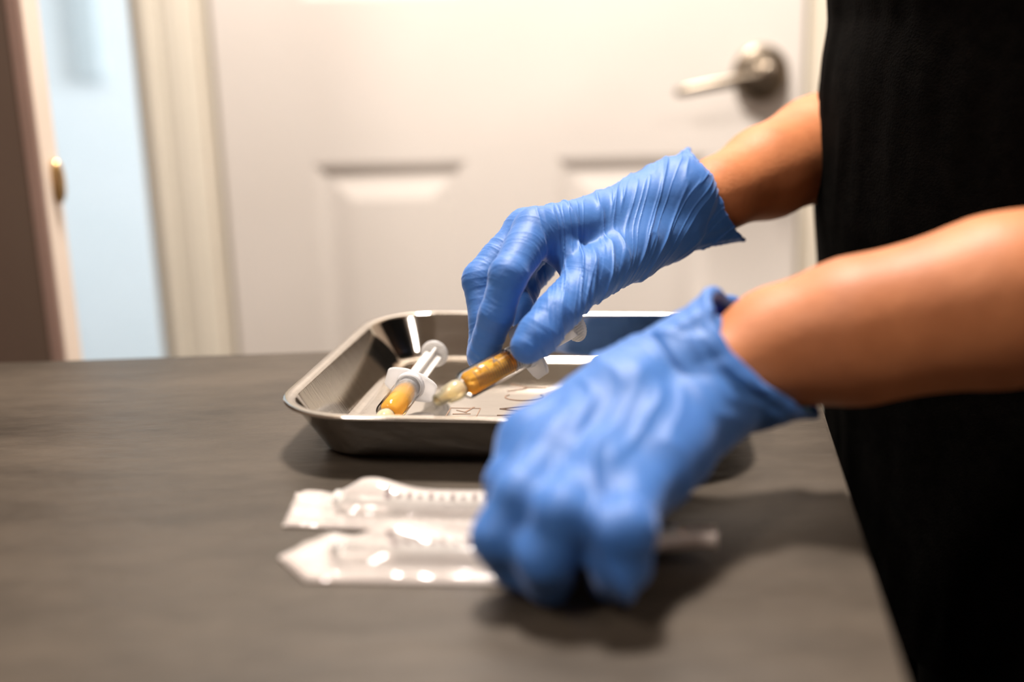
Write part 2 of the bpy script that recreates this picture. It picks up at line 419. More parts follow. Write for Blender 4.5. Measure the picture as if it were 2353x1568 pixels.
# six panel door: frame mesh with holes, raised panels as parts
def six_panel_door(name, x0, x1, y, thick, mat):
    st = 0.118; mul = 0.116; cols = [(x0 + st, x0 + (x1 - x0 - mul) / 2), (x0 + (x1 - x0 + mul) / 2, x1 - st)]
    rows = [(0.20, 0.8415), (1.050, 1.66), (1.78, 1.93)]
    bm = bmesh.new()
    z = 0.006; ztop = 2.03
    xs = [x0, cols[0][0], cols[0][1], cols[1][0], cols[1][1], x1]
    box(bm, (xs[0], y, z), (xs[1], y + thick, ztop)); box(bm, (xs[2], y, z), (xs[3], y + thick, ztop)); box(bm, (xs[4], y, z), (xs[5], y + thick, ztop))
    for a, b in cols:
        zz = z
        for r0, r1 in rows:
            box(bm, (a, y, zz), (b, y + thick, r0)); zz = r1
        box(bm, (a, y, zz), (b, y + thick, ztop))
    d = struct(name, bm, mat)
    for a, b in cols:
        for r0, r1 in rows:
            bm = bmesh.new()
            prev = None
            # inset from the opening, depth behind the door face
            for ins, dep in ((0.0, 0.0), (0.008, 0.0014), (0.015, 0.0034), (0.019, 0.004), (0.024, 0.004), (0.027, 0.0037), (0.048, 0.0008), (0.051, 0.0005)):
                ring = [bm.verts.new((px, y + dep, pz)) for px, pz in ((a + ins, r0 + ins), (b - ins, r0 + ins), (b - ins, r1 - ins), (a + ins, r1 - ins))]
                if prev:
                    for k in range(4): bm.faces.new((prev[k], prev[(k + 1) % 4], ring[(k + 1) % 4], ring[k]))
                prev = ring
            bm.faces.new(prev)
            from_bm('panel', bm, mat, d)
    return d
door = six_panel_door('door_1', DL, DR, YB, 0.035, MAT['door'])
HX, HZ = 0.3322, 0.9440
bm = bmesh.new()
lathe(bm, [(0.0365, 0), (0.0365, -.003), (0.036, -.007), (0.032, -.0105), (0.024, -.0125), (0.0155, -.0135), (0.0135, -.015), (0.0125, -.022), (0.0125, -.045), (0.014, -.050), (0.0135, -.056), (0.010, -.059)], 40, 'Y')
handle = from_bm('door_handle', bm, MAT['nickel'], door, True, (HX, YB, HZ))
bm = bmesh.new()
for i in range(15):
    t = i / 14.0
    cx = 0.004 - 0.122 * t; cz = -0.002 - 0.019 * t ** 1.15; cy = -0.050 - 0.006 * math.sin(t * 3.1)
    hw = 0.0085 - 0.0022 * t; ht = 0.0058 - 0.0018 * t
    if i == 14: hw *= .6; ht *= .6
    ring = [bm.verts.new((cx, cy + ht * math.cos(q) * 0.9, cz + hw * math.sin(q))) for q in [2 * math.pi * k / 14 for k in range(14)]]
    if i:
        for k in range(14): bm.faces.new((prev[k], prev[(k + 1) % 14], ring[(k + 1) % 14], ring[k]))
    else: bm.faces.new(ring)
    prev = ring
bm.faces.new(prev)
from_bm('lever', bm, MAT['nickel'], handle, True)

# the brown door standing open on the left: its edge faces the room
LX, LY = -0.3880, 0.91
bm = bmesh.new(); box(bm, (XL + .02, LY, 0.006), (LX - 0.0125, LY + 0.033, 2.03), .0015, 1)
d2 = struct('door_2', bm, MAT['brown_door'])
bm = bmesh.new(); box(bm, (LX - 0.0125, LY - .001, 0.006), (LX - 0.001, LY + 0.0335, 2.03), .0015, 1)
from_bm('edge_band', bm, MAT['mauve'], d2)['label'] = 'mauve edge strip of the brown door'
bm = bmesh.new(); box(bm, (LX - 0.001, LY + .001, 0.006), (LX + 0.0005, LY + 0.0335, 2.03))
from_bm('door_edge', bm, MAT['edge'], d2)['label'] = 'cream painted narrow edge of the brown door'
bm = bmesh.new()
lathe(bm, [(0.0, 0), (.012, 0), (.0125, .004), (.0118, .008), (.009, .0105), (.004, .0115)], 20, 'X')
for v in bm.verts: v.co.z *= 1.5; v.co.y *= 0.55; v.co.x *= 0.7
hb = from_bm('latch_plate', bm, MAT['brass'], d2, True, (LX + 0.0005, LY + 0.022, 0.873)); hb['label'] = 'small brass latch on the door edge'

# something pale grey hanging on the far wall of the passage
bm = bmesh.new(); box(bm, (-1.212, 3.17, 0.955), (-1.142, 3.1995, 1.75), .006)
tag(from_bm('hanging_towel', bm, MAT['pale_grey'], None, False), 'narrow pale grey towel hanging on the far bluish wall beyond the doorway', 'towel')

# ================================================================== COUNTER
A_, B_ = (0.1708, 0.5657, 0.7700), (0.1199, 0.2969, 0.7700)
C0, C1 = (-0.3514, 0.7176, 0.7700), (-0.1139, 0.7272, 0.7700)
def line_x(p, q, y): return p[0] + (q[0] - p[0]) * (y - p[1]) / (q[1] - p[1])
def line_y(p, q, x): return p[1] + (q[1] - p[1]) * (x - p[0]) / (q[0] - p[0])
ybr = 0.733; 
poly = [(-1.13, line_y(C0, C1, -1.13)), (-1.13, -0.55), (line_x(A_, B_, -0.55), -0.55), (line_x(A_, B_, line_y(C0, C1, .20)), line_y(C0, C1, .20))]
counter = empty('counter', (-0.4, 0.1, 0))
tag(counter, 'dark brown grey counter with a brushed top under the tray and packets', 'counter')
bm = bmesh.new(); prism(bm, poly, TABLE - 0.032, TABLE)
bmesh.ops.bevel(bm, geom=[e for e in bm.edges if abs(e.verts[0].co.z - e.verts[1].co.z) < 1e-6], offset=0.002, segments=2, affect='EDGES')
from_bm('worktop', bm, MAT['counter'], counter, False, (0.4, -0.1, 0))
bm = bmesh.new(); pin = [(-1.12, .68), (-1.12, -.52), (line_x(A_, B_, -.52) - .05, -.52), (line_x(A_, B_, .68) - .05, .68)]
prism(bm, pin, 0.08, TABLE - 0.033); from_bm('cabinet_body', bm, MAT['cabinet'], counter, False, (0.4, -0.1, 0))
bm = bmesh.new(); prism(bm, [(-1.10, .62), (-1.10, -.48), (-0.10, -.48), (0.03, .62)], 0.0, 0.081)
from_bm('plinth', bm, MAT['cabinet'], counter, False, (0.4, -0.1, 0))

# ================================================================== TRAY
YAW = math.radians(-7.5)
tx, ty = -0.069, 0.589
tray_c = (tx * math.cos(YAW) - ty * math.sin(YAW), tx * math.sin(YAW) + ty * math.cos(YAW), TABLE)
tray = empty('instrument_tray', tray_c, (0, 0, YAW))
tag(tray, 'shallow stainless steel instrument tray with rolled rim on the counter', 'tray')
RW, RD, RH, RR = 0.234, 0.231, 0.0285, 0.044
bm = bmesh.new()
t_ = 0.0009
inner = [(0.030, 0.0), (0.026, 0.0)]
prof_out = [(0.0245, 0.0003), (0.0215, 0.0010), (0.0195, 0.0030), (0.0180, 0.0055), (0.0068, RH - .0060), (0.0052, RH - .0035), (0.0040, RH - 0.0022), (0.0018, RH - .0022), (0.0002, RH - 0.0016), (0.0, RH - .0006), (0.0008, RH), (0.0030, RH + .0002), (0.0052, RH - .0003)]
prof_in = [(0.0064, RH - .0022), (0.0078, RH - .0046), (0.0190, 0.0062), (0.0206, 0.0036), (0.0222, 0.0020), (0.0250, 0.0013), (0.0262, 0.0013), (0.040, 0.0013)]
prof = prof_out + prof_in
prev = None; first = None
for ins, z in prof:
    r = max(RR - ins, 0.016)
    ring = [bm.verts.new((x, y, z)) for x, y in rounded_rect(RW - 2 * ins, RD - 2 * ins, r, 12)]
    if prev:
        for k in range(len(ring)): bm.faces.new((prev[k], prev[(k + 1) % len(ring)], ring[(k + 1) % len(ring)], ring[k]))
    else: first = ring
    prev = ring
bm.faces.new(prev); bm.faces.new(first[::-1])
from_bm('pan', bm, MAT['steel'], tray, True)
# engraved letters and box mark on the tray floor (they read away from the camera)
def stroke(bm, p, q, w, z0, z1):
    p, q = Vector((p[0], p[1], 0)), Vector((q[0], q[1], 0)); d = (q - p).normalized(); n = Vector((-d.y, d.x, 0)) * w / 2
    c = [p + n, q + n, q - n, p - n]
    prism(bm, [(v.x, v.y) for v in c], z0, z1)
def letter(paths, x_base, y0, hgt, wid, w):
    """unit glyph: u = reading direction (+y), v = up (-x)"""
    bm = bmesh.new()
    for a, b in paths:
        stroke(bm, (x_base - a[1] * hgt, y0 + a[0] * wid), (x_base - b[1] * hgt, y0 + b[0] * wid), w, 0.0012, 0.00155)
    return bm
def arc(c, rx, ry, a0, a1, n=16):
    pts = [(c[0] + rx * math.cos(math.radians(a0 + (a1 - a0) * i / n)), c[1] + ry * math.sin(math.radians(a0 + (a1 - a0) * i / n))) for i in range(n + 1)]
    return list(zip(pts[:-1], pts[1:]))
xb = -0.061 - tx
GY = [((0, 1), (.5, .45)), ((1, 1), (.5, .45)), ((.5, .45), (.5, 0))]
GC = arc((.55, .5), .52, .5, 55, 305)
GA = [((0, 0), (.5, 1)), ((.5, 1), (1, 0)), ((.48, .30), (.52, .30))]
for g, y0, w_ in ((GY, 0.6085 - ty, 0.0145), (GC, 0.590 - ty, 0.0135), (GA, 0.5665 - ty, 0.0155)):
    from_bm('letter', letter(g, xb, y0, 0.0225, w_, 0.0008), MAT['engrave'], tray)
bm = letter([((0.9, 1), (1.0, 0))], xb, 0.550 - ty, 0.0225, 0.014, 0.0008); from_bm('letter', bm, MAT['engrave'], tray)
bm = bmesh.new()
bx0, bx1, by0, by1 = -0.1115 - tx, -0.0945 - tx, 0.5585 - ty, 0.5745 - ty
for p, q in (((bx0, by0), (bx1, by0)), ((bx1, by0), (bx1, by1)), ((bx1, by1), (bx0, by1)), ((bx0, by1), (bx0, by0))): stroke(bm, p, q, .0005, .0012, .0015)
mx_ = (bx0 + bx1) / 2
stroke(bm, (bx0 + .003, by0 + .005), (bx1 - .004, by0 + .006), .0007, .0012, .0015)
stroke(bm, (bx0 + .004, by1 - .004), (mx_ + .002, by0 + .008), .0005, .0012, .0015)
stroke(bm, (mx_ + .001, by0 + .0085), (mx_ + .0045, by1 + .002), .0011, .0012, .0015)
from_bm('box_mark', bm, MAT['engrave'], tray)

# ================================================================== SYRINGES
def syringe(label, tip, rest, face, group, rod_out, cap_mat, liquid_to, R, ticks=True, turn=False):
    """tip, rest: world points of the nozzle end and of the thumb rest; local axis +Z runs from tip to rest"""
    tip, rest = Vector(tip), Vector(rest); ax = (rest - tip); L = ax.length
    root = empty('syringe', tip)
    root.rotation_mode = 'QUATERNION'
    zv = ax.normalized(); xv = Vector(face); xv = (xv - zv * xv.dot(zv)).normalized(); yv = zv.cross(xv)
    root.rotation_quaternion = Matrix((xv, yv, zv)).transposed().to_quaternion()
    tag(root, label, 'syringe', group)
    z0 = 0.0165; z1 = L - rod_out
    bm = bmesh.new()
    lathe(bm, [(0.0021, 0), (0.0030, 0), (0.0033, .006), (0.0044, .0065), (0.0052, .0125), (0.0050, .0150), (0.0038, z0), (0.0030, z0), (0.0028, .006), (0.0018, .0015)], 28, 'Z', True)
    n_ = from_bm('nozzle', bm, cap_mat, root, True); n_['label'] = 'amber tinted nozzle collar at the tip'
    bm = bmesh.new()
    lathe(bm, [(0.0036, z0), (0.0050, z0 + .0006), (R, z0 + .0028), (R, z1), (R - .0008, z1), (R - .0008, z0 + .003), (0.0042, z0 + .0014)], 40, 'Z', True)
    from_bm('barrel', bm, MAT['clear'], root, True)
    bm = bmesh.new()
    lathe(bm, [(0.0020, z0 + .0014), (0.0042, z0 + .0016), (R - .0012, z0 + .0036), (R - .0012, liquid_to)], 36, 'Z')
    from_bm('liquid', bm, MAT['amber'], root, True)['label'] = 'clear amber liquid filling the barrel'
    bm = bmesh.new()
    lathe(bm, [(R - .0014, liquid_to + .0002), (R - .0010, liquid_to + .001), (R - .0010, liquid_to + .0025), (R - .0018, liquid_to + .003), (R - .0018, liquid_to + .0042), (R - .0010, liquid_to + .0048), (R - .0010, liquid_to + .006)], 32, 'Z')
    from_bm('plunger_seal', bm, MAT['milky'], root, True)
    # finger flange: a flat plate with cut corners and a collar
    bm = bmesh.new()
    pl = [(sx * x, sy * y) for sx, sy, q in ((1, 1, ((0.0148, .0048), (.0120, .0066), (.005, .0086))), (-1, 1, ((.005, .0086), (.0120, .0066), (0.0148, .0048))), (-1, -1, ((0.0148, .0048), (.0120, .0066), (.005, .0086))), (1, -1, ((.005, .0086), (.0120, .0066), (0.0148, .0048)))) for x, y in q]
    if turn: pl = [(-y, x) for x, y in pl]
    prism(bm, pl, z1 - .0012, z1 + .0008)
    bmesh.ops.bevel(bm, geom=list(bm.edges), offset=0.0005, segments=2, affect='EDGES')
    lathe(bm, [(R + .0001, z1 - .0045), (R + .0008, z1 - .0040), (R + .0012, z1 - .001), (R + .0001, z1 - .001)], 32, 'Z', True)
    from_bm('finger_flange', bm, MAT['milky'], root, False)
    # plunger: cross shaped rod, thumb rest with ribs
    bm = bmesh.new(); za = liquid_to + .006; zb = L - .0015
    w_, t_ = 0.0052, 0.0007
    box(bm, (-w_, -t_, za), (w_, t_, zb)); box(bm, (-t_, -w_, za), (t_, w_, zb))
    lathe(bm, [(0.0046, za), (0.0046, za + .001)], 24, 'Z')
    rod = from_bm('plunger_rod', bm, MAT['rod'], root, False)
    bm = bmesh.new()
    lathe(bm, [(0.0078, L - .0018), (0.0084, L - .0014), (0.0085, L - .0006), (0.0082, L)], 40, 'Z')
    tr = from_bm('thumb_rest', bm, MAT['milky'], rod, True)
    bm = bmesh.new()
    for k in range(-5, 6):
        y = k * 0.0014; hw = math.sqrt(max(0.0078 ** 2 - y * y, 1e-8)); box(bm, (-hw, y - .00028, L - .0001), (hw, y + .00028, L + .0005)); box(bm, (-hw, y - .00028, L - .0023), (hw, y + .00028, L - .0017))
    from_bm('rest_ribs', bm, MAT['rod'], rod, False)
    # printed scale: fine rings lines and figures curved on the barrel
    bm = bmesh.new(); n = 0
    if ticks:
        z = z0 + .006
        while z < z1 - .006:
            big = n % 5 == 0
            a0, a1 = (-0.55, 0.75) if big else (-0.1, 0.75)
            r = R + .00016; m = 8
            for k in range(m):
                q0, q1 = a0 + (a1 - a0) * k / m, a0 + (a1 - a0) * (k + 1) / m
                vs = [bm.verts.new((r * math.cos(q), r * math.sin(q), zz)) for q, zz in ((q0, z - .0003), (q1, z - .0003), (q1, z + .0003), (q0, z + .0003))]
                bm.faces.new(vs)
            z += .0016; n += 1
        from_bm('scale_lines', bm, MAT['ink'], root, False)
        zz = z0 + .011
        for d in ('1', '2', '3', 'mL'):
            if zz > z1 - .008: break
            me = text_mesh(d, .0062); r = R + .00014
            for v in me.vertices:
                q = -0.66 - v.co.y / r
                v.co = (r * math.cos(q), r * math.sin(q), zz + v.co.x)
            link('scale_figure', me, MAT['ink'], root, False); zz += .0098
    return root
tip_s, rest_s = (-0.0368, 0.4947, 0.8033), (0.0340, 0.5624, 0.8222)
syringe('amber filled syringe held between thumb and fingers of the far gloved hand', tip_s, rest_s, (0.15, -1, 0.45), 'amber filled syringes', 0.036, MAT['amber_tip'], 0.049, .0072, True, True)
tip_t, rest_t = (-0.0775, 0.523, TABLE + .0085), (-0.0515, 0.668, TABLE + .0215)
tip_t, rest_t = (-0.0702, 0.5287, 0.7788), (-0.0473, 0.6387, 0.7894)
syringe('amber filled syringe lying on the tray floor at the left with white plunger drawn out', tip_t, rest_t, (0.95, 0.1, -0.3), 'amber filled syringes', 0.052, MAT['amber_tip'], 0.0520, .0073, False)

# ================================================================== PACKETS
def packet(label, start, yaw, length, width, end_shape, lift, curl, seed, marks, taper=0.0):
    root = empty('syringe_packet', (start[0], start[1], TABLE), (0, 0, yaw))
    tag(root, label, 'packet', 'sealed packets under the near hand')
    nu, nw = 90, 26
    def place(u, w, h):
        """u along, w across (-1..1), h above the paper"""
        x0 = end_shape(w)
        x = x0 + (length - x0) * u
        y = w * width / 2 * (1 - taper * max(0.0, min(1.0, (x - length * 0.62) / (length * 0.25))))
        k = curl * max(0.0, min(1.0, (x - length * 0.60) / (length * 0.28)))
        k = k * k * (3 - 2 * k) if k > 0 else 0.0
        z = 0.0006 + lift * max(0.0, min(1.0, (x - length * 0.5) / (length * 0.45))) ** 1.6
        if k > 1e-4:
            R = 0.0042 / k; a = y / R
            return Vector((x, (R - h) * math.sin(a), z + R - (R - h) * math.cos(a)))
        return Vector((x, y, z + h))
    rnd = np.random.RandomState(seed)
    us, ws = np.meshgrid(np.linspace(0, 1, nu), np.linspace(-1, 1, nw), indexing='ij')
    q = np.stack([us.ravel() * length / .014, ws.ravel() * 2.0, np.full(us.size, seed * 3.3)], 1)
    crk = value_noise(q, seed) + 0.5 * value_noise(q * 2.3, seed + 1)
    crk = (1 - np.abs(2 * (crk / 1.5) - 1)).reshape(us.shape)
    def bulge(u, w, i, j):
        e = min(1.0, max(0.0, (u - 0.10) / 0.13)) * min(1.0, max(0.0, (0.97 - u) / 0.06))
        b = math.sqrt(max(0.0, 1 - (w / 0.62) ** 2)) if abs(w) < .62 else 0.0
        side = max(0.0, 1 - abs(w))
        head = math.exp(-((u - .27) / .09) ** 2) * max(0.0, 1 - ((w - .35) / .6) ** 2) * 0.0045
        flat = min(1.0, u / .02, (1 - abs(w)) / .10)
        return 0.0004 + flat * (e * (0.0085 * b ** 0.8 * (1 - 0.15 * crk[i, j]) + 0.0012 * min(1.0, side * 4)) + head + 0.0026 * crk[i, j] * (0.35 + 0.9 * math.exp(-(u / .18) ** 2)))
    def sheet(fn, name, mat):
        v = [tuple(place(us[i, j], ws[i, j], fn(us[i, j], ws[i, j], i, j))) for i in range(nu) for j in range(nw)]
        f = [(i * nw + j, (i + 1) * nw + j, (i + 1) * nw + j + 1, i * nw + j + 1) for i in range(nu - 1) for j in range(nw - 1)]
        me = bpy.data.meshes.new(name); me.from_pydata(v, [], f); me.update()
        return link(name, me, mat, root, True)
    p = sheet(lambda u, w, i, j: 0.0, 'backing_paper', MAT['paper'])
    sm = p.modifiers.new('thickness', 'SOLIDIFY'); sm.thickness = 0.0003; sm.offset = -1
    sheet(bulge, 'clear_film', MAT['film'])['label'] = 'glossy crinkled clear film over the packet'
    # the wrapped syringe showing through the film
    bm = bmesh.new(); nseg = 18
    def tube(prof):
        rings = []
        for x, r in prof:
            c = place((x) / length, 0.0, 0.0048)
            rings.append([bm.verts.new((c.x, c.y + r * math.cos(a), c.z + r * math.sin(a) * .85)) for a in [2 * math.pi * k / nseg for k in range(nseg)]])
        for a, b in zip(rings[:-1], rings[1:]):
            for k in range(nseg): bm.faces.new((a[k], a[(k + 1) % nseg], b[(k + 1) % nseg], b[k]))
        bm.faces.new(rings[0]); bm.faces.new(rings[-1])
    L = length
    tube([(.022, .0052), (.024, .0052), (.0245, .0022), (.046, .0022), (.0465, .0055), (.049, .0055), (.0495, .0043), (L * .82, .0043), (L * .84, .002), (L * .9, .0016)])
    ib = from_bm('wrapped_barrel', bm, MAT['rod'], root, True)
    def film_h(u, w):
        i = min(nu - 1, max(0, round(u * (nu - 1)))); j = min(nw - 1, max(0, round((w + 1) / 2 * (nw - 1))))
        return max(bulge(us[i, j], ws[i, j], i, j), bulge(us[min(i + 1, nu - 1), j], ws[i, j], min(i + 1, nu - 1), j)) + .0004
    bm = bmesh.new()
    for k in range(marks):
        x = .049 + k * .0047
        if x > L * .8: break
        w0, w1, hw = (-.36, -.06, .0013) if k == 0 else (-.30, -.17 if k % 2 else -.10, .0011)
        x0 = end_shape(w0)
        for s in range(3):
            a0, a1 = w0 + (w1 - w0) * s / 3, w0 + (w1 - w0) * (s + 1) / 3
            ps = [((xx - x0) / (L - x0), a) for xx, a in ((x - hw, a0), (x + hw, a0), (x + hw, a1), (x - hw, a1))]
            bm.faces.new([bm.verts.new(place(u, w, film_h(u, w))) for u, w in ps])
    from_bm('printed_scale', bm, MAT['plum_ink'], root, False)['label'] = 'row of faded plum print marks'
    return root
packet('crinkled syringe packet farther from the camera, with slanted left end', (-0.1025, 0.4455), math.radians(-8.5), 0.145, 0.037,
       lambda w: 0.0025 - 0.0035 * w if abs(w) < 2 else 0, 0.004, 0.10, 3, 12)
packet('syringe packet nearer the camera with pointed left end and lifted curled right end', (-0.0945, 0.3960), math.radians(-5.5), 0.171, 0.040,
       lambda w: 0.017 * max(0.0, abs(w + .0) - 0.05), 0.0075, 1.0, 8, 14, 0.52)

# ================================================================== PERSON
BASE = (0.31, 0.68, 0.0)
def W4(p, r): return (p[0], p[1], p[2], r)
# ---- far (right) arm and hand
sh_r, el_r = (0.375, 0.845, 1.30), (0.3775, 0.8720, 0.9389)
wr_r = (0.0892, 0.6301, 0.8702)
# ---- near (left) arm and hand
sh_l, el_l = (0.375, 0.515, 1.30), (0.2991, 0.4234, 0.8767)
wr_l = (0.0784, 0.4337, 0.8272)

H = 0.004
body = Field((0.02, 0.30, 0.0), (0.62, 1.02, 1.72), H)
# trunk, hips, neck
body.ellipsoid((.315, .68, .93), (.092, .138, .11), .02)
body.ellipsoid((.315, .68, 1.06), (.080, .106, .12), .02)
body.ellipsoid((.320, .68, 1.22), (.088, .130, .14), .02)
body.cone((.345, .60, 1.33), (.345, .76, 1.33), .055, .055, .03)
body.cone((.335, .68, 1.36), (.315, .68, 1.47), .052, .047, .02)
# head: skull, jaw, nose, ears, looking down to the hands
hc = V3((.285, .675, 1.55))
body.ellipsoid(hc + (.01, 0, .02), (.095, .073, .095), .02)
body.ellipsoid(hc + (-.035, 0, -.045), (.055, .050, .062), .03)
body.cone(hc + (-.083, 0, .010), hc + (-.104, 0, -.025), .007, .011, .008)
body.cone(hc + (-.080, -.012, -.058), hc + (-.080, .012, -.058), .009, .009, .006)
for s in (-1, 1):
    body.ellipsoid(hc + (.015, s * .074, -.005), (.018, .008, .030), .005)
    body.cone(hc + (-.078, s * .014, .028), hc + (-.070, s * .048, .026), .007, .006, .008)
# legs and feet
for s in (-1, 1):
    body.chain([(.315, .68 + s * .065, .88, .060), (.325, .68 + s * .075, .50, .055), (.345, .68 + s * .075, .10, .038)], .02)
    body.cone((.345, .68 + s * .075, .045), (.20, .68 + s * .085, .03), .035, .026, .02)
# arms: upper arm, forearm widest below the elbow, wrist, and the hand inside the glove
def lerp(a, b, t): return tuple(V3(a) + (V3(b) - V3(a)) * t)
body.chain([W4(sh_r, .052), W4(lerp(sh_r, el_r, .5), .045), W4(el_r, .040)], .02)
R1 = (0.2114, 0.7435, 0.8990); R2 = (0.1296, 0.6692, 0.8783)
body.chain([W4(el_r, .040), W4(lerp(el_r, R1, .6), .0400), W4(R1, .0350), W4((0.1671, 0.7045, 0.8875), .0295), W4(R2, .0222), W4(wr_r, .0170), W4((0.0618, 0.6108, 0.8635), .012)], .008)
body.chain([W4(sh_l, .052), W4(lerp(sh_l, el_l, .5), .045), W4(el_l, .040)], .02)
L1 = (0.2016, 0.4344, 0.8588); L2 = (0.1436, 0.4414, 0.8457); L3 = (0.1138, 0.4459, 0.8388)
body.chain([W4(el_l, .0385), W4(L1, .0350), W4(L2, .0302), W4(L3, .0250), W4(wr_l, .0165), W4((0.0527, 0.4165, 0.8163), .012)], .008)
v, f = body.mesh(3)
person = from_arrays('person', v, f, MAT['skin'], None, True, BASE)
tag(person, 'person in black clothes and blue gloves reaching over the counter with both hands', 'person')

# ---- gloves
def glove(lo, hi, h, palm, fingers, web, wrist_ring, cuff_ring, kf):
    """palm / fingers: chains of (x, y, z, r); the cuff is a hollow sheet of strands between two rings"""
    F = Field(lo, hi, h)
    bones = []
    for ch in palm:
        F.chain(ch, .007)
    for ch in web: F.chain(ch, .006)
    for ch, amp in fingers:
        G = Field(lo, hi, h)
        G.chain(ch, .003)
        hh = np.maximum(kf - np.abs(F.D - G.D), 0) / kf
        F.D = np.minimum(F.D, G.D) - hh * hh * kf * .25
    # cuff sheet
    n = 84
    c0, u0, v0 = [V3(x) for x in wrist_ring[:3]]; c1, u1, v1 = [V3(x) for x in cuff_ring[:3]]
    ax = c1 - c0; ax /= np.linalg.norm(ax)
    sd = cuff_ring[3]
    ang = np.arange(n) * 2 * math.pi / n
    nz = value_noise(np.stack([np.cos(ang) * 2.2 + 5, np.sin(ang) * 2.2 + 5, np.full(n, sd)], 1), 5) - .5
    nz2 = value_noise(np.stack([np.cos(ang) * 5 + 9, np.sin(ang) * 5 + 9, np.full(n, sd + 2.)], 1), 6) - .5
    def ringpt(t, k):
        a = ang[k]; c = c0 + (c1 - c0) * t; u = u0 + (u1 - u0) * t; w = v0 + (v1 - v0) * t
        s = 1 + t * (0.10 * nz[k] + 0.09 * nz2[k]) + 0.10 * math.sin(t * math.pi) * nz2[k]
        p = c + s * (math.cos(a) * u + math.sin(a) * w) + ax * t * 0.004 * nz2[k]
        for a1, width, push in cuff_ring[4]:          # flared points of the hem
            d = (a - a1 + math.pi) % (2 * math.pi) - math.pi
            p = p + math.exp(-(d / width) ** 2) * t ** 3 * V3(push)
        return p
    for k in range(n):
        pts = [tuple(ringpt(t, k)) + (r,) for t, r in ((0, .0022), (.35, .0014), (.7, .0012), (1.0, .0012))]
        F.chain(pts, .0012)
    for k in range(n):
        p, q = ringpt(1.0, k), ringpt(1.0, (k + 1) % n); F.cone(p, q, .0017, .0017, .0006)
    v, f = F.mesh(2)
    return v, f
def subdivide(v, f):
    e = np.sort(np.stack([f, np.roll(f, -1, 1)], 2).reshape(-1, 2), 1)
    key = e[:, 0].astype(np.int64) * len(v) + e[:, 1]
    u, inv = np.unique(key, return_inverse=True)
    a, b = u // len(v), u % len(v)
    em = (v[a] + v[b]) / 2; fc = v[f].mean(1)
    ei = inv.reshape(-1, 4) + len(v); ci = len(v) + len(u) + np.arange(len(f))
    nf = np.concatenate([np.stack([f[:, k], ei[:, k], ci, ei[:, k - 1]], 1) for k in range(4)])
    return smooth_mesh(np.concatenate([v, em, fc]), nf, 1, .5), nf
def fan(v, centre, lam, sharp, seed, cross=.03):
    """sharp folds that fan out from a point, seen in the upright plane along the hand"""
    d = v - V3(centre); ang = np.arctan2(d[:, 2], d[:, 0]); r = np.hypot(d[:, 0], d[:, 2])
    warp = value_noise(v * 20, seed) * 2.4 + value_noise(v * 55, seed + 7) * .35
    q = np.stack([ang * .11 / lam + warp, r / cross, v[:, 1] / .05], 1)
    r1 = 1 - np.abs(2 * value_noise(q, seed + 1) - 1); r2 = 1 - np.abs(2 * value_noise(q * (2.1, 1.4, 1.4) + 5, seed + 2) - 1)
    m = value_noise(v / .022, seed + 3)
    return (np.clip(r1, 0, 1) ** sharp * (.35 + m) + .5 * np.clip(r2, 0, 1) ** sharp * (1.2 - m))
def fold(v, f, bones, extra, k=1.0, big_a=.0016):
    N = normals(v, f)
    d = bones_wrinkle(v, bones, lambda t: 1.0)
    big = (value_noise(v / .016, 41) - .5) * big_a
    v = v + N * (d * k + big + extra)[:, None]
    return smooth_mesh(v, f, 1, .3)

# far hand: thumb towards the camera, index and middle fingers closing on the syringe
A = dict(
 wi=(0.0996, 0.6410, 0.8809), wu=(0.1052, 0.6675, 0.8716), wt=(0.0941, 0.6283, 0.8632),
 mi=(0.0143, 0.5710, 0.8730), mm=(0.0100, 0.5888, 0.8700), mr=(0.0166, 0.6077, 0.8631), mp=(0.0276, 0.6244, 0.8560),
 cmc=(0.0680, 0.6000, 0.8571), tm=(0.0411, 0.5607, 0.8484))
palm = [
 [W4(A['wi'], .0225), W4((0.0540, 0.6064, 0.8703), .0172), W4(A['mi'], .0125)],
 [W4(A['wi'], .0225), W4((0.0526, 0.6192, 0.8680), .0160), W4(A['mm'], .0125)],
 [W4(A['wu'], .0215), W4((0.0592, 0.6367, 0.8636), .0155), W4(A['mr'], .0115)],
 [W4(A['wu'], .0215), W4((0.0685, 0.6512, 0.8600), .0150), W4(A['mp'], .0105)],
 [W4(A['wt'], .0190), W4(A['cmc'], .0170), W4(A['tm'], .0125)],
 [W4((0.0668, 0.6111, 0.8646), .0180), W4((0.0406, 0.5919, 0.8620), .0120), W4((0.0259, 0.5852, 0.8639), .0100)],
]
web = [[W4(A['tm'], .0120), W4((0.0299, 0.5716, 0.8589), .0075), W4((0.0202, 0.5702, 0.8659), .0085)]]
thumb = [W4(A['cmc'], .0160), W4(A['tm'], .0122), W4((0.0218, 0.5336, 0.8352), .0107), W4((0.0134, 0.5244, 0.8273), .0106), W4((0.0076, 0.5196, 0.8224), .0088)]
index = [W4(A['mi'], .0122), W4((-0.0010, 0.5397, 0.8552), .0098), W4((-0.0077, 0.5357, 0.8353), .0086), W4((-0.0151, 0.5387, 0.8143), .0078)]
middle = [W4(A['mm'], .0120), W4((-0.0160, 0.5667, 0.8480), .0096), W4((-0.0134, 0.5555, 0.8279), .0085), W4((-0.0163, 0.5489, 0.8098), .0076)]
ring = [W4(A['mr'], .0112), W4((-0.0013, 0.5948, 0.8405), .0092), W4((0.0037, 0.5768, 0.8306), .0082), W4((0.0076, 0.5653, 0.8258), .0074)]
pinky = [W4(A['mp'], .0100), W4((0.0151, 0.6228, 0.8411), .0082), W4((0.0085, 0.6007, 0.8354), .0074), W4((0.0077, 0.5888, 0.8291), .0068)]
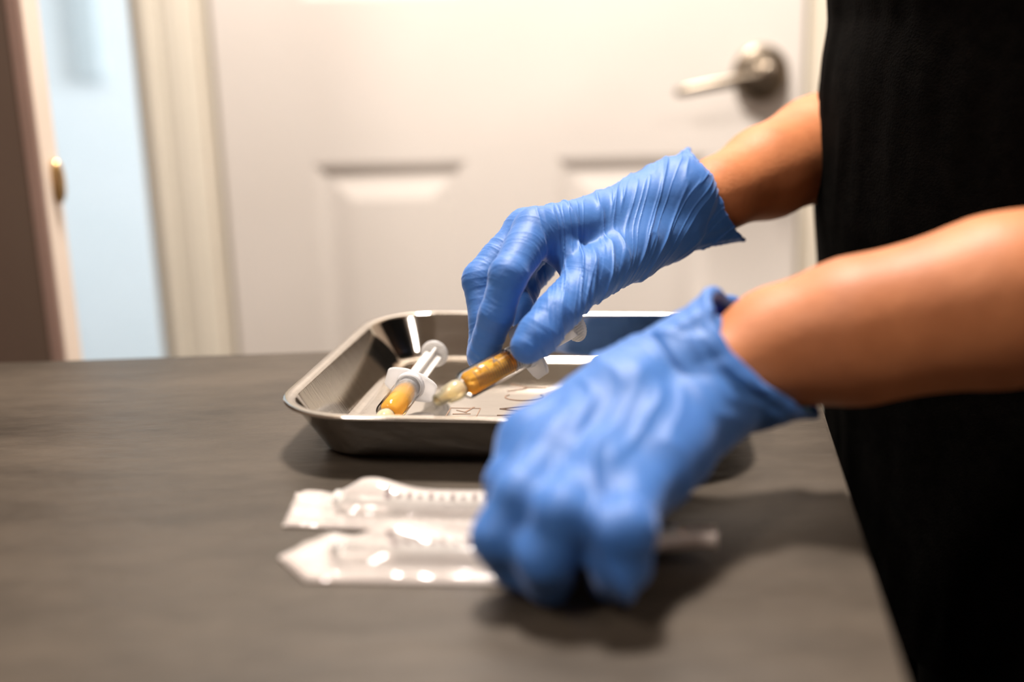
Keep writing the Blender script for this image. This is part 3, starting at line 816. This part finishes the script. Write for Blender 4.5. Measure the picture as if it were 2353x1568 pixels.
cR = (0.1259, 0.6682, 0.8785); uR = V3((0.1400, 0.6621, 0.8539)) - V3(cR); vR = V3((0.1214, 0.6392, 0.8821)) - V3(cR)
c0R = (0.0976, 0.6391, 0.8734); u0R = (V3((0.1060, 0.6330, 0.8492)) - V3(c0R)) * .93; v0R = V3((0.0951, 0.6158, 0.8769)) - V3(c0R)
tipdir = V3((0.1385, 0.6550, 0.8547)) - V3((0.1323, 0.6564, 0.8603))
v, f = glove((-.045, .46, .775), (.165, .735, .935), .0009, palm,
             [(pinky, .0), (ring, .0), (middle, .0), (index, .0), (thumb, .0)], web,
             (c0R, u0R, v0R), (cR, uR, vR, 3.0, [(0.05, .32, tipdir * .55), (math.pi, .5, (0, 0, .001))]), .0035)
bones = [(a[:3], b[:3], a[3], b[3], .00085, .0042) for ch in (thumb[1:], index, middle, ring, pinky) for a, b in zip(ch[:-1], ch[1:])]
bones += [(palm[0][0][:3], palm[0][1][:3], .0225, .0172, 0.0, .0075), (palm[0][1][:3], palm[0][2][:3], .0172, .0125, 0.0, .0065),
          (palm[4][0][:3], palm[4][1][:3], .019, .017, 0.0, .0080), (palm[4][1][:3], palm[4][2][:3], .017, .0125, 0.0, .0060),
          (c0R, cR, .026, .029, 0.0, .0090)]
v, f = subdivide(v, f)
back = np.clip((v[:, 0] - .008) / .02, 0, 1)              # the folds fade out on the fingers
v = fold(v, f, bones, back * (fan(v, (0.0231, 0.5750, 0.7823), .0060, 7.0, 51, .16) * .0012 - .0003), .5, .0010)
g1 = from_arrays('glove', v, f, MAT['glove'], person)
g1['label'] = 'blue glove on the far hand pinching the syringe'

# near hand: palm down, fingers bent over the packets
B = dict(
 wi=(0.0767, 0.4459, 0.8349), wu=(0.0830, 0.4283, 0.8221),
 mi=(0.0069, 0.4055, 0.8136), mm=(0.0178, 0.3892, 0.8141), mr=(0.0306, 0.3740, 0.8112), mp=(0.0423, 0.3640, 0.8043))
palm = [
 [W4(B['wi'], .0185), W4((0.0396, 0.4275, 0.8229), .0160), W4(B['mi'], .0125)],
 [W4(B['wi'], .0195), W4((0.0456, 0.4160, 0.8223), .0170), W4(B['mm'], .0130)],
 [W4(B['wu'], .0185), W4((0.0544, 0.4029, 0.8154), .0160), W4(B['mr'], .0125)],
 [W4(B['wu'], .0185), W4((0.0612, 0.3967, 0.8112), .0155), W4(B['mp'], .0115)],
 [W4(B['wi'], .0180), W4((0.0457, 0.4523, 0.8067), .0180), W4((0.0278, 0.4439, 0.7940), .0150)],
]
index = [W4(B['mi'], .0122), W4((-0.0021, 0.3884, 0.8026), .0098), W4((-0.0032, 0.3845, 0.7873), .0088), W4((0.0003, 0.3831, 0.7776), .0078)]
middle = [W4(B['mm'], .0122), W4((0.0015, 0.3628, 0.8076), .0104), W4((-0.0062, 0.3574, 0.7942), .0098), W4((-0.0015, 0.3598, 0.7811), .0082)]
ring = [W4(B['mr'], .0118), W4((0.0171, 0.3480, 0.8060), .0107), W4((0.0104, 0.3454, 0.7919), .0103), W4((0.0114, 0.3521, 0.7794), .0090)]
pinky = [W4(B['mp'], .0112), W4((0.0371, 0.3408, 0.8022), .0108), W4((0.0356, 0.3410, 0.7904), .0104), W4((0.0338, 0.3526, 0.7794), .0090)]
thumb = [W4((0.0574, 0.4545, 0.8157), .0165), W4((0.0369, 0.4396, 0.7973), .0135), W4((0.0261, 0.4192, 0.7858), .0112), W4((0.0178, 0.3990, 0.7794), .0095)]
cL = (0.1041, 0.4453, 0.8366); uL = V3((0.1235, 0.4394, 0.8128)) - V3(cL); vL = V3((0.0901, 0.4172, 0.8393)) - V3(cL)
c0L = (0.0772, 0.4371, 0.8285); u0L = V3((0.0921, 0.4290, 0.8083)) - V3(c0L); v0L = V3((0.0712, 0.4128, 0.8344)) - V3(c0L)
v, f = glove((-.055, .30, .755), (.160, .51, .885), .0009, palm,
             [(thumb, 0), (index, 0), (middle, 0), (ring, 0), (pinky, 0)], [],
             (c0L, u0L, v0L), (cL, uL, vL, 8.0, [(0.0, .35, V3((0.1232, 0.4384, 0.8131)) - V3((0.1166, 0.4391, 0.8159))), (math.pi, .4, (0, 0, .001))]), .0075)
bones = [(a[:3], b[:3], a[3], b[3], .0004, .0070) for ch in (thumb, index, middle, ring, pinky) for a, b in zip(ch[:-1], ch[1:])]
for ch in palm:
    bones += [(ch[0][:3], ch[1][:3], ch[0][3], ch[1][3], 0.0, .0105), (ch[1][:3], ch[2][:3], ch[1][3], ch[2][3], 0.0, .0090)]
bones += [(c0L, cL, .026, .030, 0.0, .010)]
back = np.clip((v[:, 0] - .005) / .03, 0, 1)
v = fold(v, f, bones, back * (fan(v, (0.0062, 0.4463, 0.9268), .021, 2.4, 81, .14) * .0034 - .0016), 1.0, .0012)
v[:, 2] = np.maximum(v[:, 2], TABLE + .0006)
g2 = from_arrays('glove', v, f, MAT['glove'], person)
g2['label'] = 'blue glove on the near hand pressing down on the packets'

# ---- clothes: black short sleeved top and black trousers (loose shells over the body)
top = Field((0.10, 0.32, .60), (0.62, 1.0, 1.45), .005)
tz = [.60, .717, .773, .823, .86, .90, .94, .96, .98, .995, 1.05, 1.15, 1.28, 1.36]
ta = [.098, .1026, .108, .113, .118, .1185, .1185, .117, .114, .1155, .116, .112, .100, .070]
tb = [.165, .165, .160, .155, .152, .150, .148, .146, .145, .146, .150, .155, .160, .12]
az = np.interp(top.ax[2], tz, ta)[None, None, :]; bz = np.interp(top.ax[2], tz, tb)[None, None, :]
k0 = np.sqrt(((top.ax[0][:, None, None] - .3175) / az) ** 2 + ((top.ax[1][None, :, None] - .68) / bz) ** 2)
top.D = np.maximum((k0 - 1) * np.minimum(az, bz), top.ax[2][None, None, :] - 1.36).astype(np.float32)
top.cone((.345, .60, 1.33), (.345, .76, 1.33), .062, .062, .03)
top.chain([W4(sh_r, .062), W4(lerp(sh_r, el_r, .8), .054)], .02)
top.chain([W4(sh_l, .062), W4(lerp(sh_l, el_l, .86), .054)], .02)
v, f = top.mesh(2)
N = normals(v, f)
q = v / (.030, .020, .09)
v = v + N * ((value_noise(q, 71) - .5) * .004 + (value_noise(q * 2.1, 72) - .5) * .002)[:, None]
from_arrays('black_top', v, f, MAT['black'], person)
tro = Field((0.10, 0.40, .03), (0.56, 0.96, .96), .006)
tro.ellipsoid((.318, .68, .90), (.094, .150, .10), .02)
for s in (-1, 1):
    tro.chain([(.318, .68 + s * .068, .86, .072), (.328, .68 + s * .078, .50, .072), (.345, .68 + s * .078, .07, .060)], .02)
v, f = tro.mesh(2)
N = normals(v, f); v = v + N * ((value_noise(v / (.03, .03, .08), 75) - .5) * .008)[:, None]
from_arrays('black_trousers', v, f, MAT['black'], person)
for s in (-1, 1):
    sh = Field((0.10, .52 if s < 0 else .70, 0.0), (0.43, .68 if s < 0 else .85, .12), .005)
    yy = .68 + s * .078
    sh.chain([(.365, yy, .045, .042), (.28, yy + s * .004, .040, .038), (.19, yy + s * .010, .030, .028)], .02)
    v, f = sh.mesh(2); v[:, 2] = np.maximum(v[:, 2], 0.001)
    from_arrays('shoe', v, f, MAT['black'], person)
# hair as a cap with a knot behind, eyes
hr = Field((0.15, .55, 1.46), (0.47, .80, 1.72), .005)
hr.ellipsoid(hc + (.022, 0, .030), (.095, .080, .095), .01)
hr.ellipsoid(hc + (.115, 0, .03), (.035, .038, .035), .015)
hr.D = np.maximum(hr.D, -(np.sqrt((hr.ax[0][:, None, None] - hc[0] + .085) ** 2 + (hr.ax[1][None, :, None] - hc[1]) ** 2 * .8 + (hr.ax[2][None, None, :] - hc[2] + .02) ** 2) - .085))
v, f = hr.mesh(2)
from_arrays('hair', v, f, MAT['hair'], person)
for s in (-1, 1):
    bm = bmesh.new(); bmesh.ops.create_uvsphere(bm, u_segments=16, v_segments=10, radius=.009)
    e = from_bm('eye', bm, MAT['eye'], person, True, Vector(hc + (-.073, s * .031, .012)) - Vector(BASE))
    bm = bmesh.new(); lathe(bm, [(.0, 0), (.0045, 0), (.004, -.0012), (.001, -.0016)], 16, 'X')
    from_bm('iris', bm, MAT['iris'], e, True, (-.0098, 0, -.003))

# ================================================================== CEILING LAMPS (above the frame; the left one is an added fill)
for i, (x, y, r) in enumerate(((-0.02, 0.96, .15), (1.0, -0.5, .15), (-0.9, -0.4, .15))):
    bm = bmesh.new(); lathe(bm, [(r + .006, CEIL - .0), (r + .022, CEIL - .0), (r + .022, CEIL - .012), (r + .016, CEIL - .03), (r + .006, CEIL - .03)], 40, 'Z', True)
    o = from_bm('ceiling_lamp', bm, MAT['lamp_white'], None, True)
    o.location = (x, y, 0)
    tag(o, ['round white ceiling lamp ring near the white door', 'round white ceiling lamp ring behind the camera on the right', 'round white ring of the added fill lamp behind the camera on the left'][i], 'lamp', 'ceiling lamps')
